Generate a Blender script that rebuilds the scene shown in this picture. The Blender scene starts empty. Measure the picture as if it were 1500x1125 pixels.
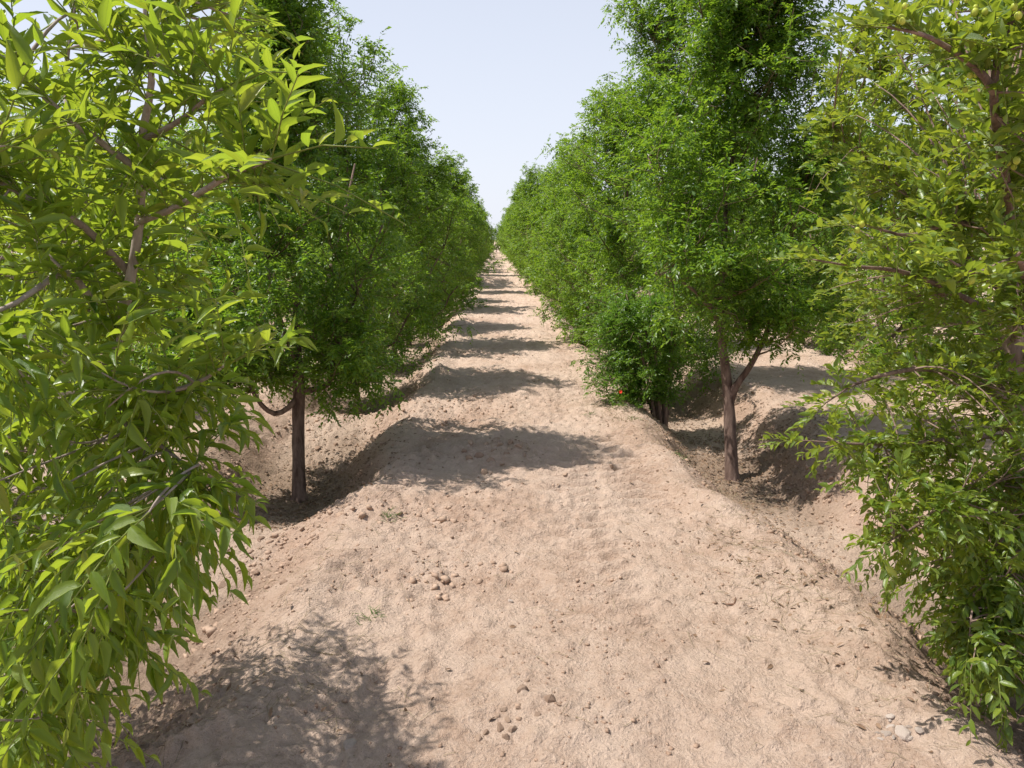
import bpy, math, random
import numpy as np
from mathutils import Vector, Matrix

# ------------------------------------------------------------------ camera, sky, sun, exposure
scene = bpy.context.scene
R = math.radians
FPX, CX, CY = 1100.0, 750.0, 562.5          # focal length and centre in photograph pixels
CAM_H, PITCH, YAW = 1.60, 10.9, -1.15
cam_d = bpy.data.cameras.new('camera')
cam_d.sensor_width = 36.0
cam_d.lens = FPX / 1500.0 * 36.0
cam_d.clip_start = 0.05
cam_d.clip_end = 3000.0
cam = bpy.data.objects.new('camera', cam_d)
scene.collection.objects.link(cam)
cam.location = (0, 0, CAM_H)
cam.rotation_euler = (R(90 - PITCH), 0, R(YAW))
scene.camera = cam

SUN_EL = 61.0
SHADOW = np.array([1.0, -0.06])              # ground direction in which shadows fall
SHADOW = SHADOW / np.linalg.norm(SHADOW)
world = bpy.data.worlds.new('World')
scene.world = world
world.use_nodes = True
wn = world.node_tree.nodes
wl = world.node_tree.links
wn.clear()
sky = wn.new('ShaderNodeTexSky')
sky.sky_type = 'NISHITA'
sky.sun_disc = False
sky.sun_elevation = R(SUN_EL)
sky.sun_rotation = math.atan2(-SHADOW[0], -SHADOW[1])
sky.air_density = 1.0
sky.dust_density = 1.5
sky.ozone_density = 2.0
bgn = wn.new('ShaderNodeBackground')
bgn.inputs['Strength'].default_value = 0.098
wo = wn.new('ShaderNodeOutputWorld')
# dusty desert air: the clear sky mixed with an even pale veil, thickest at the horizon all round
wtc = wn.new('ShaderNodeTexCoord')
wsp = wn.new('ShaderNodeSeparateXYZ')
wl.new(wtc.outputs['Generated'], wsp.inputs[0])
wrp = wn.new('ShaderNodeValToRGB')
wrp.color_ramp.elements[0].position = 0.0
wrp.color_ramp.elements[0].color = (.86, .86, .86, 1)
wrp.color_ramp.elements[1].position = 0.95
wrp.color_ramp.elements[1].color = (.06, .06, .06, 1)
we = wrp.color_ramp.elements.new(0.30)
we.color = (.66, .66, .66, 1)
wl.new(wsp.outputs[2], wrp.inputs[0])
wmx = wn.new('ShaderNodeMix'); wmx.data_type = 'RGBA'
wl.new(wrp.outputs[0], wmx.inputs[0])
wl.new(sky.outputs[0], wmx.inputs[6])
wmx.inputs[7].default_value = (7.2, 7.45, 8.3, 1)
wl.new(wmx.outputs[2], bgn.inputs['Color'])
wl.new(bgn.outputs[0], wo.inputs['Surface'])

sun_d = bpy.data.lights.new('sun', 'SUN')
sun_d.energy = 4.5
sun_d.angle = R(0.53)
sun_d.color = (1.0, 0.955, 0.88)
sun = bpy.data.objects.new('sun', sun_d)
scene.collection.objects.link(sun)
ldir = Vector((SHADOW[0] * math.cos(R(SUN_EL)), SHADOW[1] * math.cos(R(SUN_EL)), -math.sin(R(SUN_EL))))
sun.rotation_euler = ldir.to_track_quat('-Z', 'Y').to_euler()
sun.location = (-6, 0, 12)

vs = scene.view_settings
vs.view_transform = 'Standard'
vs.look = 'None'
vs.gamma = 1.0
vs.use_curve_mapping = False
vs.exposure = 0.42
cy = scene.cycles
cy.max_bounces = 7
cy.diffuse_bounces = 4
cy.transmission_bounces = 5
cy.glossy_bounces = 2
cy.transparent_max_bounces = 4

# ------------------------------------------------------------------ helpers
rng = np.random.default_rng(7)
_pitch, _yaw = R(PITCH), R(YAW)
FWD = np.array([-math.sin(_yaw) * math.cos(_pitch), math.cos(_yaw) * math.cos(_pitch), -math.sin(_pitch)])
RIGHT = np.array([math.cos(_yaw), math.sin(_yaw), 0.0])
UPV = np.cross(RIGHT, FWD)
CAMP = np.array([0, 0, CAM_H])


def at(px, py, z):
    """world point seen at photograph pixel (px, py) at z metres in front of the camera"""
    return CAMP + FWD * z + RIGHT * ((px - CX) / FPX * z) - UPV * ((py - CY) / FPX * z)


def norm(a):
    return a / np.maximum(np.linalg.norm(a, axis=-1, keepdims=True), 1e-9)


def sstep(a, b, x):
    t = np.clip((x - a) / (b - a), 0, 1)
    return t * t * (3 - 2 * t)


def _hash(ix, iy, seed):
    h = (ix.astype(np.int64) * 374761393 + iy.astype(np.int64) * 668265263 + seed * 974634777) & 0xFFFFFFFF
    h = ((h ^ (h >> 13)) * 1274126177) & 0xFFFFFFFF
    return ((h ^ (h >> 16)) & 0xFFFFFF) / float(0xFFFFFF)


def noise(x, y, seed=0):
    """gradient noise, about -1..1"""
    x = np.asarray(x, float); y = np.asarray(y, float)
    x, y = np.broadcast_arrays(x, y)
    ix = np.floor(x); iy = np.floor(y)
    fx = x - ix; fy = y - iy
    u = fx * fx * fx * (fx * (fx * 6 - 15) + 10)
    v = fy * fy * fy * (fy * (fy * 6 - 15) + 10)
    ix = ix.astype(np.int64); iy = iy.astype(np.int64)

    def g(dx, dy):
        a = _hash(ix + dx, iy + dy, seed) * 6.2831853
        return np.cos(a) * (fx - dx) + np.sin(a) * (fy - dy)
    a = g(0, 0) * (1 - u) + g(1, 0) * u
    b = g(0, 1) * (1 - u) + g(1, 1) * u
    return (a * (1 - v) + b * v) * 1.45


def voronoi(x, y, seed=0):
    """distance to nearest, F2-F1 and a random value per cell"""
    x = np.asarray(x, float); y = np.asarray(y, float)
    ix = np.floor(x).astype(np.int64); iy = np.floor(y).astype(np.int64)
    f1 = np.full(x.shape, 9.0); f2 = np.full(x.shape, 9.0); r = np.zeros(x.shape)
    for dx in (-1, 0, 1):
        for dy in (-1, 0, 1):
            cx = ix + dx + _hash(ix + dx, iy + dy, seed)
            cyy = iy + dy + _hash(ix + dx, iy + dy, seed + 11)
            d = np.hypot(x - cx, y - cyy)
            closer = d < f1
            f2 = np.where(closer, f1, np.minimum(f2, d))
            r = np.where(closer, _hash(ix + dx, iy + dy, seed + 5), r)
            f1 = np.where(closer, d, f1)
    return f1, f2 - f1, r


coll = scene.collection


def tag(o, label=None, cat=None, group=None, kind=None):
    if label: o['label'] = label
    if cat: o['category'] = cat
    if group: o['group'] = group
    if kind: o['kind'] = kind
    return o


def empty(name, loc):
    o = bpy.data.objects.new(name, None)
    o.empty_display_size = 0.2
    o.location = loc
    coll.objects.link(o)
    return o


def mesh_obj(name, me, mat=None, parent=None):
    o = bpy.data.objects.new(name, me)
    coll.objects.link(o)
    if mat is not None and not me.materials:
        me.materials.append(mat)
    if parent is not None:
        o.parent = parent
    return o


def fast_mesh(name, verts, polys, uv=None, smooth=False):
    """verts (N,3); polys: list of (M,k) index arrays"""
    me = bpy.data.meshes.new(name)
    verts = np.ascontiguousarray(verts, dtype=np.float32)
    me.vertices.add(len(verts))
    me.vertices.foreach_set('co', verts.ravel())
    idx = np.concatenate([p.ravel() for p in polys]).astype(np.int32)
    tot = np.concatenate([np.full(len(p), p.shape[1], np.int32) for p in polys])
    start = np.concatenate([[0], np.cumsum(tot)[:-1]]).astype(np.int32)
    me.loops.add(len(idx))
    me.loops.foreach_set('vertex_index', idx)
    me.polygons.add(len(tot))
    me.polygons.foreach_set('loop_start', start)
    if smooth:
        me.polygons.foreach_set('use_smooth', np.ones(len(tot), bool))
    if uv is not None:
        l = me.uv_layers.new(name='uv')
        l.data.foreach_set('uv', np.ascontiguousarray(uv[idx], dtype=np.float32).ravel())
    me.update(calc_edges=True)
    return me


# tubes -------------------------------------------------------------
def tubes_mesh(name, lines, sides=6, rough=0.0, smooth=True):
    """lines: list of (points (n,3), radii (n,)); lines of one length are built together"""
    V = []; Q = []; T = []; off = 0
    by = {}
    for pts, rad in lines:
        by.setdefault(len(pts), []).append((pts, rad))
    ang = np.arange(sides) / sides * 2 * np.pi
    for n, grp in by.items():
        pts = np.array([g_[0] for g_ in grp], float); rad = np.array([g_[1] for g_ in grp], float)
        m = len(grp)
        t = norm(np.gradient(pts, axis=1))
        ref = np.where(np.abs(t[:, :1, 2:3]) > .7, np.array([0.31, 0.95, 0.07]), np.array([0.05, 0.03, 1.0]))
        a = norm(np.cross(t, ref)); b = np.cross(t, a)
        rr = np.repeat(rad[..., None], sides, 2)
        if rough:
            s_ = np.cumsum(np.concatenate([np.zeros((m, 1)), np.linalg.norm(np.diff(pts, axis=1), axis=2)], 1), 1)
            q = s_[..., None] + np.arange(m)[:, None, None] * 3.7
            rr = rr * (1 + rough * noise(np.cos(ang)[None, None] * 1.3 + 5, q * 9.0 + np.sin(ang)[None, None] * 1.3, 3)
                       + rough * .6 * noise(np.cos(ang)[None, None] * 3.1 + 9, q * 28.0 + np.sin(ang)[None, None] * 3.1, 4))
        ring = pts[:, :, None] + (a[:, :, None] * np.cos(ang)[:, None] + b[:, :, None] * np.sin(ang)[:, None]) * rr[..., None]
        tip = pts[:, -1] + t[:, -1] * rad[:, -1:] * .6
        v = np.concatenate([ring.reshape(m, -1, 3), tip[:, None]], 1)
        V.append(v.reshape(-1, 3))
        per = n * sides + 1
        i = np.arange(n - 1)[:, None] * sides + np.arange(sides)[None, :]
        j = np.arange(n - 1)[:, None] * sides + (np.arange(sides)[None, :] + 1) % sides
        q = np.stack([i, j, j + sides, i + sides], -1).reshape(-1, 4)
        base = off + np.arange(m)[:, None, None] * per
        Q.append((q[None] + base).reshape(-1, 4))
        last = (n - 1) * sides
        tt = np.stack([last + np.arange(sides), last + (np.arange(sides) + 1) % sides, np.full(sides, n * sides)], -1)
        T.append((tt[None] + base).reshape(-1, 3))
        off += m * per
    return fast_mesh(name, np.concatenate(V), [np.concatenate(Q), np.concatenate(T)], smooth=smooth)


def resample(pts, n):
    """smooth Catmull-Rom through the points"""
    p = np.asarray(pts, float)
    p = np.vstack([2 * p[0] - p[1], p, 2 * p[-1] - p[-2]])
    segs = len(p) - 3
    out = []
    for k in range(n):
        u = k / (n - 1) * segs
        i = min(int(u), segs - 1); t = u - i
        a, b, c, d = p[i], p[i + 1], p[i + 2], p[i + 3]
        out.append(0.5 * ((2 * b) + (-a + c) * t + (2 * a - 5 * b + 4 * c - d) * t * t + (-a + 3 * b - 3 * c + d) * t ** 3))
    return np.array(out)


# leaves ------------------------------------------------------------
def tpl_low():      # two folded triangles
    v = np.array([[0, 0, 0], [1, 0, -.05], [.45, -.5, .10], [.45, .5, .10]])
    return v, [np.array([[0, 2, 1], [0, 1, 3]])]


def tpl_mid():
    v = np.array([[0, 0, 0], [.5, 0, .05], [1, 0, -.08], [.25, -.45, .11], [.62, -.42, .10], [.25, .45, .11], [.62, .42, .10]])
    return v, [np.array([[0, 3, 4, 1], [0, 1, 6, 5]]), np.array([[1, 4, 2], [1, 2, 6]])]


def tpl_high():
    ts = [0.0, .10, .24, .42, .62, .80, .93, 1.0]
    ws = [.05, .34, .50, .48, .36, .21, .08, .0]
    v = []; q = []
    for t, w in zip(ts, ws):
        bend = -0.22 * t * t + .10 * t
        wav = 0.02 * math.sin(t * 17)
        v += [[t, -w, bend + w * .30 + wav], [t, 0, bend], [t, w, bend + w * .30 - wav]]
    for i in range(len(ts) - 1):
        a = i * 3
        q += [[a, a + 3, a + 4, a + 1], [a + 1, a + 4, a + 5, a + 2]]
    return np.array(v), [np.array(q)]


def tpl_four():
    ts = [0.0, .16, .44, .74, 1.0]
    ws = [.06, .40, .49, .27, .0]
    v = []; q = []
    for t, w in zip(ts, ws):
        bend = -0.22 * t * t + .10 * t
        v += [[t, -w, bend + w * .30], [t, 0, bend], [t, w, bend + w * .30]]
    for i in range(len(ts) - 1):
        a = i * 3
        q += [[a, a + 3, a + 4, a + 1], [a + 1, a + 4, a + 5, a + 2]]
    return np.array(v), [np.array(q)]


def leaves_verts(tpl, P, D, N, L, W):
    """template vertices (along, side, normal) laid at every leaf"""
    D = norm(D)
    S = norm(np.cross(N, D)); N = np.cross(D, S)
    t = tpl[0]
    return (P[:, None, :] + D[:, None, :] * (t[None, :, 0:1] * L[:, None, None])
            + S[:, None, :] * (t[None, :, 1:2] * W[:, None, None])
            + N[:, None, :] * (t[None, :, 2:3] * L[:, None, None]))


def leaves_mesh(name, tpl, P, D, N, L, W, uv=False):
    v = leaves_verts(tpl, P, D, N, L, W)
    k = tpl[0].shape[0]
    off = (np.arange(len(P)) * k)[:, None, None]
    polys = [(p[None] + off).reshape(-1, p.shape[1]) for p in tpl[1]]
    uvs = None
    if uv:
        uvs = np.tile(np.stack([tpl[0][:, 0], tpl[0][:, 1] + .5], -1), (len(P), 1))
    return fast_mesh(name, v.reshape(-1, 3), polys, uv=uvs, smooth=uv)


def spray_leaves(r, P, D, Ln, n, leaf, wid, droop=.25, splay=.8, tidy=.35, start=.08):
    """leaves set alternately along a leafy shoot; P, D, Ln arrays per shoot; returns leaf arrays and shoot curves"""
    S = len(P)
    D = norm(D)
    up = np.array([0, 0, 1.0]) + r.normal(0, .35, (S, 3))
    side = norm(np.cross(D, up))
    t = (start + (1 - start) * (np.arange(n) + .5) / n)[None, :] + r.uniform(-.02, .02, (S, n))
    sgn = np.where(np.arange(n) % 2 == 0, 1.0, -1.0)[None, :]
    pos = P[:, None] + D[:, None] * (Ln[:, None] * t)[..., None]
    pos[..., 2] -= droop * Ln[:, None] * t ** 2
    dd = D[:, None] - np.array([0, 0, 1.0]) * (2 * droop * t)[..., None]
    ld = dd * .65 + side[:, None] * (sgn * splay)[..., None] + r.normal(0, tidy, (S, n, 3)) * .7
    ld[..., 2] -= .12
    nn = np.array([0, 0, 1.0]) + r.normal(0, tidy * 1.3, (S, n, 3)) + dd * .15
    L = leaf * (.5 + .72 * r.uniform(0, 1, (S, n)) ** .6) * (1 - .35 * (t > .85))
    W = L * wid * r.uniform(.85, 1.15, (S, n))
    f = lambda a: a.reshape(-1, 3)
    tt = np.array([0, .5, 1.0])
    cur = P[:, None] + D[:, None] * (Ln[:, None] * tt)[..., None]
    cur[..., 2] -= droop * Ln[:, None] * tt ** 2
    return f(pos), f(ld), f(nn), L.ravel(), W.ravel(), cur


# materials ---------------------------------------------------------
class NT:
    def __init__(self, name):
        self.m = bpy.data.materials.new(name); self.m.use_nodes = True
        self.t = self.m.node_tree; self.t.nodes.clear()
        self.out = self.n('ShaderNodeOutputMaterial')

    def n(self, kind, **kw):
        nd = self.t.nodes.new(kind)
        for k, v in kw.items():
            setattr(nd, k, v)
        return nd

    def l(self, a, b):
        self.t.links.new(a, b)

    def math(self, op, a, b=None, clamp=False):
        nd = self.n('ShaderNodeMath', operation=op, use_clamp=clamp)
        for i, v in enumerate((a, b)):
            if v is None: continue
            if isinstance(v, (int, float)): nd.inputs[i].default_value = v
            else: self.l(v, nd.inputs[i])
        return nd.outputs[0]

    def ramp(self, fac, stops):
        nd = self.n('ShaderNodeValToRGB')
        cr = nd.color_ramp
        while len(cr.elements) < len(stops): cr.elements.new(.5)
        for e, (p, c) in zip(cr.elements, stops):
            e.position = p; e.color = (*c, 1)
        self.l(fac, nd.inputs[0])
        return nd.outputs[0]

    def noise(self, vec, scale, detail=4, rough=.55):
        nd = self.n('ShaderNodeTexNoise')
        nd.inputs['Scale'].default_value = scale
        nd.inputs['Detail'].default_value = detail
        nd.inputs['Roughness'].default_value = rough
        if vec is not None: self.l(vec, nd.inputs['Vector'])
        return nd.outputs['Fac']

    def mix(self, fac, a, b, mode='MIX'):
        nd = self.n('ShaderNodeMix', data_type='RGBA', blend_type=mode)
        for sock, v in ((nd.inputs[0], fac), (nd.inputs[6], a), (nd.inputs[7], b)):
            if isinstance(v, (int, float)): sock.default_value = v
            elif isinstance(v, tuple): sock.default_value = (*v, 1)
            else: self.l(v, sock)
        return nd.outputs[2]


def leaf_mat(name, stops, trans, rough=.42, spec=.5, tfac=.38, veins=False):
    k = NT(name)
    geo = k.n('ShaderNodeNewGeometry')
    oi = k.n('ShaderNodeObjectInfo')
    rnd = k.math('FRACT', k.math('ADD', geo.outputs['Random Per Island'], oi.outputs['Random']))
    col = k.ramp(rnd, stops)
    # clumps a little lighter or darker through the crown
    tc = k.n('ShaderNodeTexCoord')
    big = k.noise(tc.outputs['Object'], 2.2, 2)
    col = k.mix(k.math('MULTIPLY', big, .55), col, tuple(c * .62 for c in stops[0][1]))
    tcol = k.mix(1.0, k.mix(k.math('MULTIPLY', rnd, .6), trans, (trans[0] * 1.35, trans[1] * 1.05, trans[2])), (1, 1, 1), 'MULTIPLY')
    p = k.n('ShaderNodeBsdfPrincipled')
    if veins:
        uvn = k.n('ShaderNodeUVMap')
        sp = k.n('ShaderNodeSeparateXYZ'); k.l(uvn.outputs[0], sp.inputs[0])
        a = k.math('ABSOLUTE', k.math('SUBTRACT', sp.outputs[1], .5))
        mid = k.math('LESS_THAN', a, .022)
        # two side veins bowing from the base
        arc = k.math('MULTIPLY', k.math('SINE', k.math('MULTIPLY', sp.outputs[0], 2.9)), .25)
        lat = k.math('LESS_THAN', k.math('ABSOLUTE', k.math('SUBTRACT', a, arc)), .016)
        v = k.math('MAXIMUM', mid, k.math('MULTIPLY', lat, .55))
        col = k.mix(k.math('MULTIPLY', v, .55), col, (.26, .36, .08))
        nz = k.noise(tc.outputs['Object'], 140, 2)
        bp = k.n('ShaderNodeBump'); bp.inputs['Strength'].default_value = .35; bp.inputs['Distance'].default_value = .002
        k.l(k.math('SUBTRACT', nz, v), bp.inputs['Height']); k.l(bp.outputs[0], p.inputs['Normal'])
        tcol = k.mix(k.math('MULTIPLY', v, .4), tcol, (.12, .2, .02))
    back = k.mix(geo.outputs['Backfacing'], col, k.mix(.22, col, (.16, .26, .07)))
    k.l(back, p.inputs['Base Color'])
    p.inputs['Roughness'].default_value = rough
    p.inputs['Specular IOR Level'].default_value = spec
    t = k.n('ShaderNodeBsdfTranslucent'); k.l(tcol, t.inputs['Color'])
    ms = k.n('ShaderNodeMixShader'); ms.inputs[0].default_value = tfac
    k.l(p.outputs[0], ms.inputs[1]); k.l(t.outputs[0], ms.inputs[2]); k.l(ms.outputs[0], k.out.inputs[0])
    return k.m


def plain_mat(name, c1, c2, scale=20, rough=.9, bump=.3, dist=.003, stretch=None):
    k = NT(name)
    tc = k.n('ShaderNodeTexCoord')
    vec = tc.outputs['Object']
    if stretch:
        mp = k.n('ShaderNodeMapping'); mp.inputs['Scale'].default_value = stretch
        k.l(vec, mp.inputs[0]); vec = mp.outputs[0]
    nz = k.noise(vec, scale, 6, .65)
    oi = k.n('ShaderNodeObjectInfo')
    f = k.math('ADD', nz, k.math('MULTIPLY', k.math('SUBTRACT', oi.outputs['Random'], .5), .25))
    col = k.ramp(f, [(.3, c1), (.68, c2)])
    p = k.n('ShaderNodeBsdfPrincipled'); k.l(col, p.inputs['Base Color'])
    p.inputs['Roughness'].default_value = rough
    p.inputs['Specular IOR Level'].default_value = .25
    bp = k.n('ShaderNodeBump'); bp.inputs['Strength'].default_value = bump; bp.inputs['Distance'].default_value = dist
    k.l(nz, bp.inputs['Height']); k.l(bp.outputs[0], p.inputs['Normal'])
    k.l(p.outputs[0], k.out.inputs[0])
    return k.m


M = {}
M['leaf_left'] = leaf_mat('jujube_leaf_broad', [(0, (.075, .150, .018)), (.5, (.150, .250, .022)), (.95, (.25, .34, .035)), (1, (.36, .33, .06))],
                          (.42, .58, .04), rough=.36, spec=.5, tfac=.45, veins=True)
M['leaf_right'] = leaf_mat('jujube_leaf_small', [(0, (.055, .115, .014)), (.5, (.130, .215, .022)), (.95, (.235, .32, .032)), (1, (.34, .31, .06))],
                           (.38, .50, .035), rough=.36, spec=.5, tfac=.42, veins=True)
M['leaf'] = leaf_mat('jujube_leaf', [(0, (.032, .095, .012)), (.5, (.095, .195, .020)), (1, (.21, .32, .036))],
                     (.30, .52, .03), rough=.36, spec=.5, tfac=.42)
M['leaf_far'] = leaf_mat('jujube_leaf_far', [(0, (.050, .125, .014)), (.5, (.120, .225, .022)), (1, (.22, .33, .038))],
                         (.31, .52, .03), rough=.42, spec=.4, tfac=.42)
M['leaf_pome'] = leaf_mat('pomegranate_leaf', [(0, (.040, .105, .015)), (.5, (.10, .195, .024)), (1, (.19, .29, .040))],
                          (.24, .48, .035), rough=.36, spec=.5, tfac=.40)
M['bark'] = plain_mat('bark', (.085, .052, .042), (.30, .21, .17), 26, .92, .9, .012, (1, 1, .22))
M['bark_grey'] = plain_mat('bark_grey', (.20, .155, .13), (.42, .34, .30), 45, .85, .6, .004, (1, 1, .4))
M['twig'] = plain_mat('twig', (.10, .075, .045), (.19, .15, .08), 40, .7, .2, .002)
M['shoot'] = plain_mat('green_shoot', (.16, .20, .045), (.26, .28, .07), 40, .6, .1, .001)
M['fruit'] = plain_mat('unripe_fruit', (.32, .38, .05), (.48, .52, .08), 30, .35, .05, .001)
M['petal'] = plain_mat('red_petal', (.65, .02, .01), (.8, .05, .02), 30, .5, .1, .001)
M['clod'] = plain_mat('dry_clod', (.29, .19, .135), (.50, .36, .27), 26, .97, .9, .006)
M['clod_pale'] = plain_mat('pale_salt_clod', (.42, .33, .27), (.68, .58, .51), 24, .97, .9, .006)
M['litter'] = plain_mat('dry_leaf_litter', (.13, .075, .045), (.34, .23, .15), 9, .85, .2, .001)
M['straw'] = plain_mat('dry_grass', (.22, .17, .10), (.45, .37, .24), 12, .85, .1, .001)
M['weed'] = plain_mat('green_weed', (.07, .13, .03), (.14, .21, .05), 20, .6, .1, .001)
M['dead_stick'] = plain_mat('dead_stick', (.12, .06, .04), (.25, .15, .10), 40, .9, .5, .002, (1, 1, .3))

# ------------------------------------------------------------------ ground
ROW0, ROWSP = -1.55, 3.5
TREE_Y = [5.65 + 2.9 * i for i in range(31)]


def profile(x, y):
    """returns height without fine relief, trench mask, bank mask"""
    k = np.round((x - ROW0) / ROWSP)
    near = sstep(5.2, 3.2, y)
    cx = ROW0 + k * ROWSP + 0.10 * noise(y * .35, k * 7.3, 21) + np.where(k == 1, .22 * near, 0) + np.where(k == 0, -.10 * near, 0)
    dx = x - cx
    d = np.abs(dx)
    inner = np.where(k == 0, dx > 0, np.where(k == 1, dx < 0, False))
    w0 = .82 + .13 * noise(y * .9, k * 3.1 + np.sign(dx) * 5, 22) + .07 * noise(y * 2.9, k + np.sign(dx) * 3, 23)
    w0 = w0 + np.where(inner & (k == 0), -.04, 0) + np.where(k == 1, np.where(inner, -.16, -.05), 0)
    bw = .54 + .16 * near * np.where(k == 0, 1, .6)
    basin = .5 + .5 * np.cos((y - 5.65) / 2.9 * 2 * np.pi + .4 * k)
    depth = .29 + .09 * basin
    dam = np.exp(-((y - 7.15) / .42) ** 2) * (k == 0) + .5 * np.exp(-((y - 4.3) / .35) ** 2) * (k == 0)
    depth = depth - .20 * dam
    depth = depth * (1 - .28 * near * (k == 0))
    depth = depth + .05 * noise(x * .8, y * .8, 24)
    t = sstep(w0, w0 - bw, d)
    h = -depth * t
    crest = np.exp(-((d - w0 - .06) / .13) ** 2)
    h = h + crest * (.035 + .05 * noise(y * 1.7, k + np.sign(dx), 25))
    # the cross dike and ditch that ends the block, and the ground beyond it
    wig = y + .4 * noise(x * .7, 3.3, 26)
    h = h + .26 * np.exp(-((wig - 27.0) / .45) ** 2) - .55 * np.exp(-((wig - 28.9) / .9) ** 2)
    bank = t * (1 - t) * 4
    return h, t, bank, dam


def ground_h(x, y, fine=True):
    x = np.asarray(x, float); y = np.asarray(y, float)
    h, t, bank, dam = profile(x, y)
    bed = 1 - t
    h = h + .035 * noise(x * .9, y * .8, 1) + .016 * noise(x * 2.6 + 4, y * 2.3, 2)
    h = h + .010 * noise(x * 6 + noise(y * 3, x * 2, 31) * .6, y * 6, 3) * (.6 + .8 * bank)
    r = noise(x * 13, y * 13, 4)
    cl = np.clip(noise(x * 1.1, y * 1.1, 32) * 1.2 + bank * .9 + dam * .9 - .1, 0, 1)     # where the soil is cloddy
    # the heap of turned soil on the path
    heap = np.exp(-(((x + .02) / .42) ** 2 + ((y - 5.6) / .34) ** 2))
    h = h + .05 * heap
    cl = np.clip(cl + heap, 0, 1)
    h = h + r * (.007 + .012 * cl)
    h = h + .010 * noise(x * 4.1 + 2, y * 4.6, 42) * noise(x * 2.0, y * 1.7, 43)
    if fine:
        h = h + noise(x * 31, y * 31, 5) * (.0035 + .0065 * cl)
        # crumbs pushed out of the surface
        f1, e1, cr = voronoi(x * 24, y * 24, 6)
        h = h + np.clip(e1 * 3.2, 0, 1) * np.clip(1.15 - f1, 0, 1) * .0105 * (cr > (.88 - .50 * cl)) * (.4 + cr)
        f1, e1, cr = voronoi((x + .02 * r) * 12 + 3, (y + .02 * r) * 12, 9)
        h = h + np.clip(e1 * 3.0, 0, 1) * np.clip(1.1 - f1, 0, 1) * .020 * (cr > (.955 - .34 * cl)) * (.5 + .5 * cr)
        # cracked mud on the trench floor
        floor = sstep(.80, .97, t) * (1 - .8 * dam)
        wx = x + .03 * noise(x * 8, y * 8, 33); wy = y + .03 * noise(x * 8 + 9, y * 8, 34)
        _, e, rr = voronoi(wx * 8.5, wy * 8.5, 7)
        h = h - floor * .016 * np.exp(-(e / .075) ** 2) + floor * (rr - .5) * .010
        # tyre lugs in two wheel tracks, worn away in patches
        for xc, s in ((-.62, 1), (.48, -1), (.98, 1)):
            wv = noise(y * .3, xc * 9, 36) * .08
            u = (x - xc - wv) / .19
            lug = np.sin((y + s * .35 * np.abs(x - xc - wv)) * 2 * np.pi / .145)
            msk = np.exp(-u ** 4) * sstep(-.35, .20, noise(x * 1.3 + 7, y * .7, 37)) * bed * sstep(2.4, 3.6, y)
            h = h + msk * (.020 * np.clip(lug * 1.3, -1, 1) - .016)
        # old shoe prints near the camera
        h = h + bed * (-.011) * sstep(.10, .35, noise(x * 3.4 + 5, y * 3.0, 38)) 
        h = h + bed * .007 * np.clip(1 - np.abs(noise(x * 4.2, y * 3.2, 39)) * 6, 0, 1)
        # rain-washed runnels down the banks
        h = h + bank * .05 * noise(y * 3.3, x * 2.2, 44) + bank * .022 * noise(y * 8, x * 5, 45)
        h = h + bank * .012 * noise(y * 16 + noise(x * 4, y * 2, 40), x * 3, 41)
    return h


def axis(parts):
    out = []
    for a, b, s0, s1 in parts:
        x = a
        while x < b:
            out.append(x)
            x += s0 + (s1 - s0) * (x - a) / (b - a)
    return np.array(out)


xr = axis([(-2.7, -1.7, .024, .014), (-1.7, 1.8, .0135, .0135), (1.8, 2.9, .014, .024)])
outer = axis([(2.9, 6.5, .04, .11), (6.5, 14, .06, .35), (14, 60, .5, 5), (60, 900, 8, 120)])
outl = -axis([(2.7, 6.5, .04, .11), (6.5, 14, .06, .35), (14, 60, .5, 5), (60, 900, 8, 120)])[::-1]
gx = np.concatenate([outl, xr, outer])
gy = axis([(-300, -20, 80, 10), (-20, 0, 2, .4), (0, 1.85, .2, .03), (1.85, 3.2, .0095, .011), (3.2, 9, .012, .032), (9, 30, .036, .18), (30, 100, .15, .8), (100, 1600, 2, 160)])
X, Y = np.meshgrid(gx, gy)
Z = ground_h(X, Y)
fade = sstep(140, 95, np.hypot(X, Y))
Z = Z * fade
nxg, nyg = len(gx), len(gy)
ii = np.arange(nyg - 1)[:, None] * nxg + np.arange(nxg - 1)[None, :]
quads = np.stack([ii, ii + 1, ii + 1 + nxg, ii + nxg], -1).reshape(-1, 4)
gm = fast_mesh('ground', np.stack([X, Y, Z], -1).reshape(-1, 3), [quads], smooth=True)
h0, tm, bk, dm = profile(X, Y)
at_t = gm.attributes.new('trench', 'FLOAT', 'POINT'); at_t.data.foreach_set('value', tm.astype(np.float32).ravel())
at_b = gm.attributes.new('bank', 'FLOAT', 'POINT'); at_b.data.foreach_set('value', np.clip(bk + dm * .8, 0, 1).astype(np.float32).ravel())

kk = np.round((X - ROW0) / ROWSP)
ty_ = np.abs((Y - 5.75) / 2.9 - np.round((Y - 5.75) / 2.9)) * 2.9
org_shade = np.clip(tm * sstep(1.25, .45, ty_ + .35 * noise(X * 2.5, Y * 2.5, 71)), 0, 1)  # litter-brown furrow soil by the trees, with deeper tree shade painted into its colour
at_o = gm.attributes.new('organic_shade', 'FLOAT', 'POINT'); at_o.data.foreach_set('value', org_shade.astype(np.float32).ravel())

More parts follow.
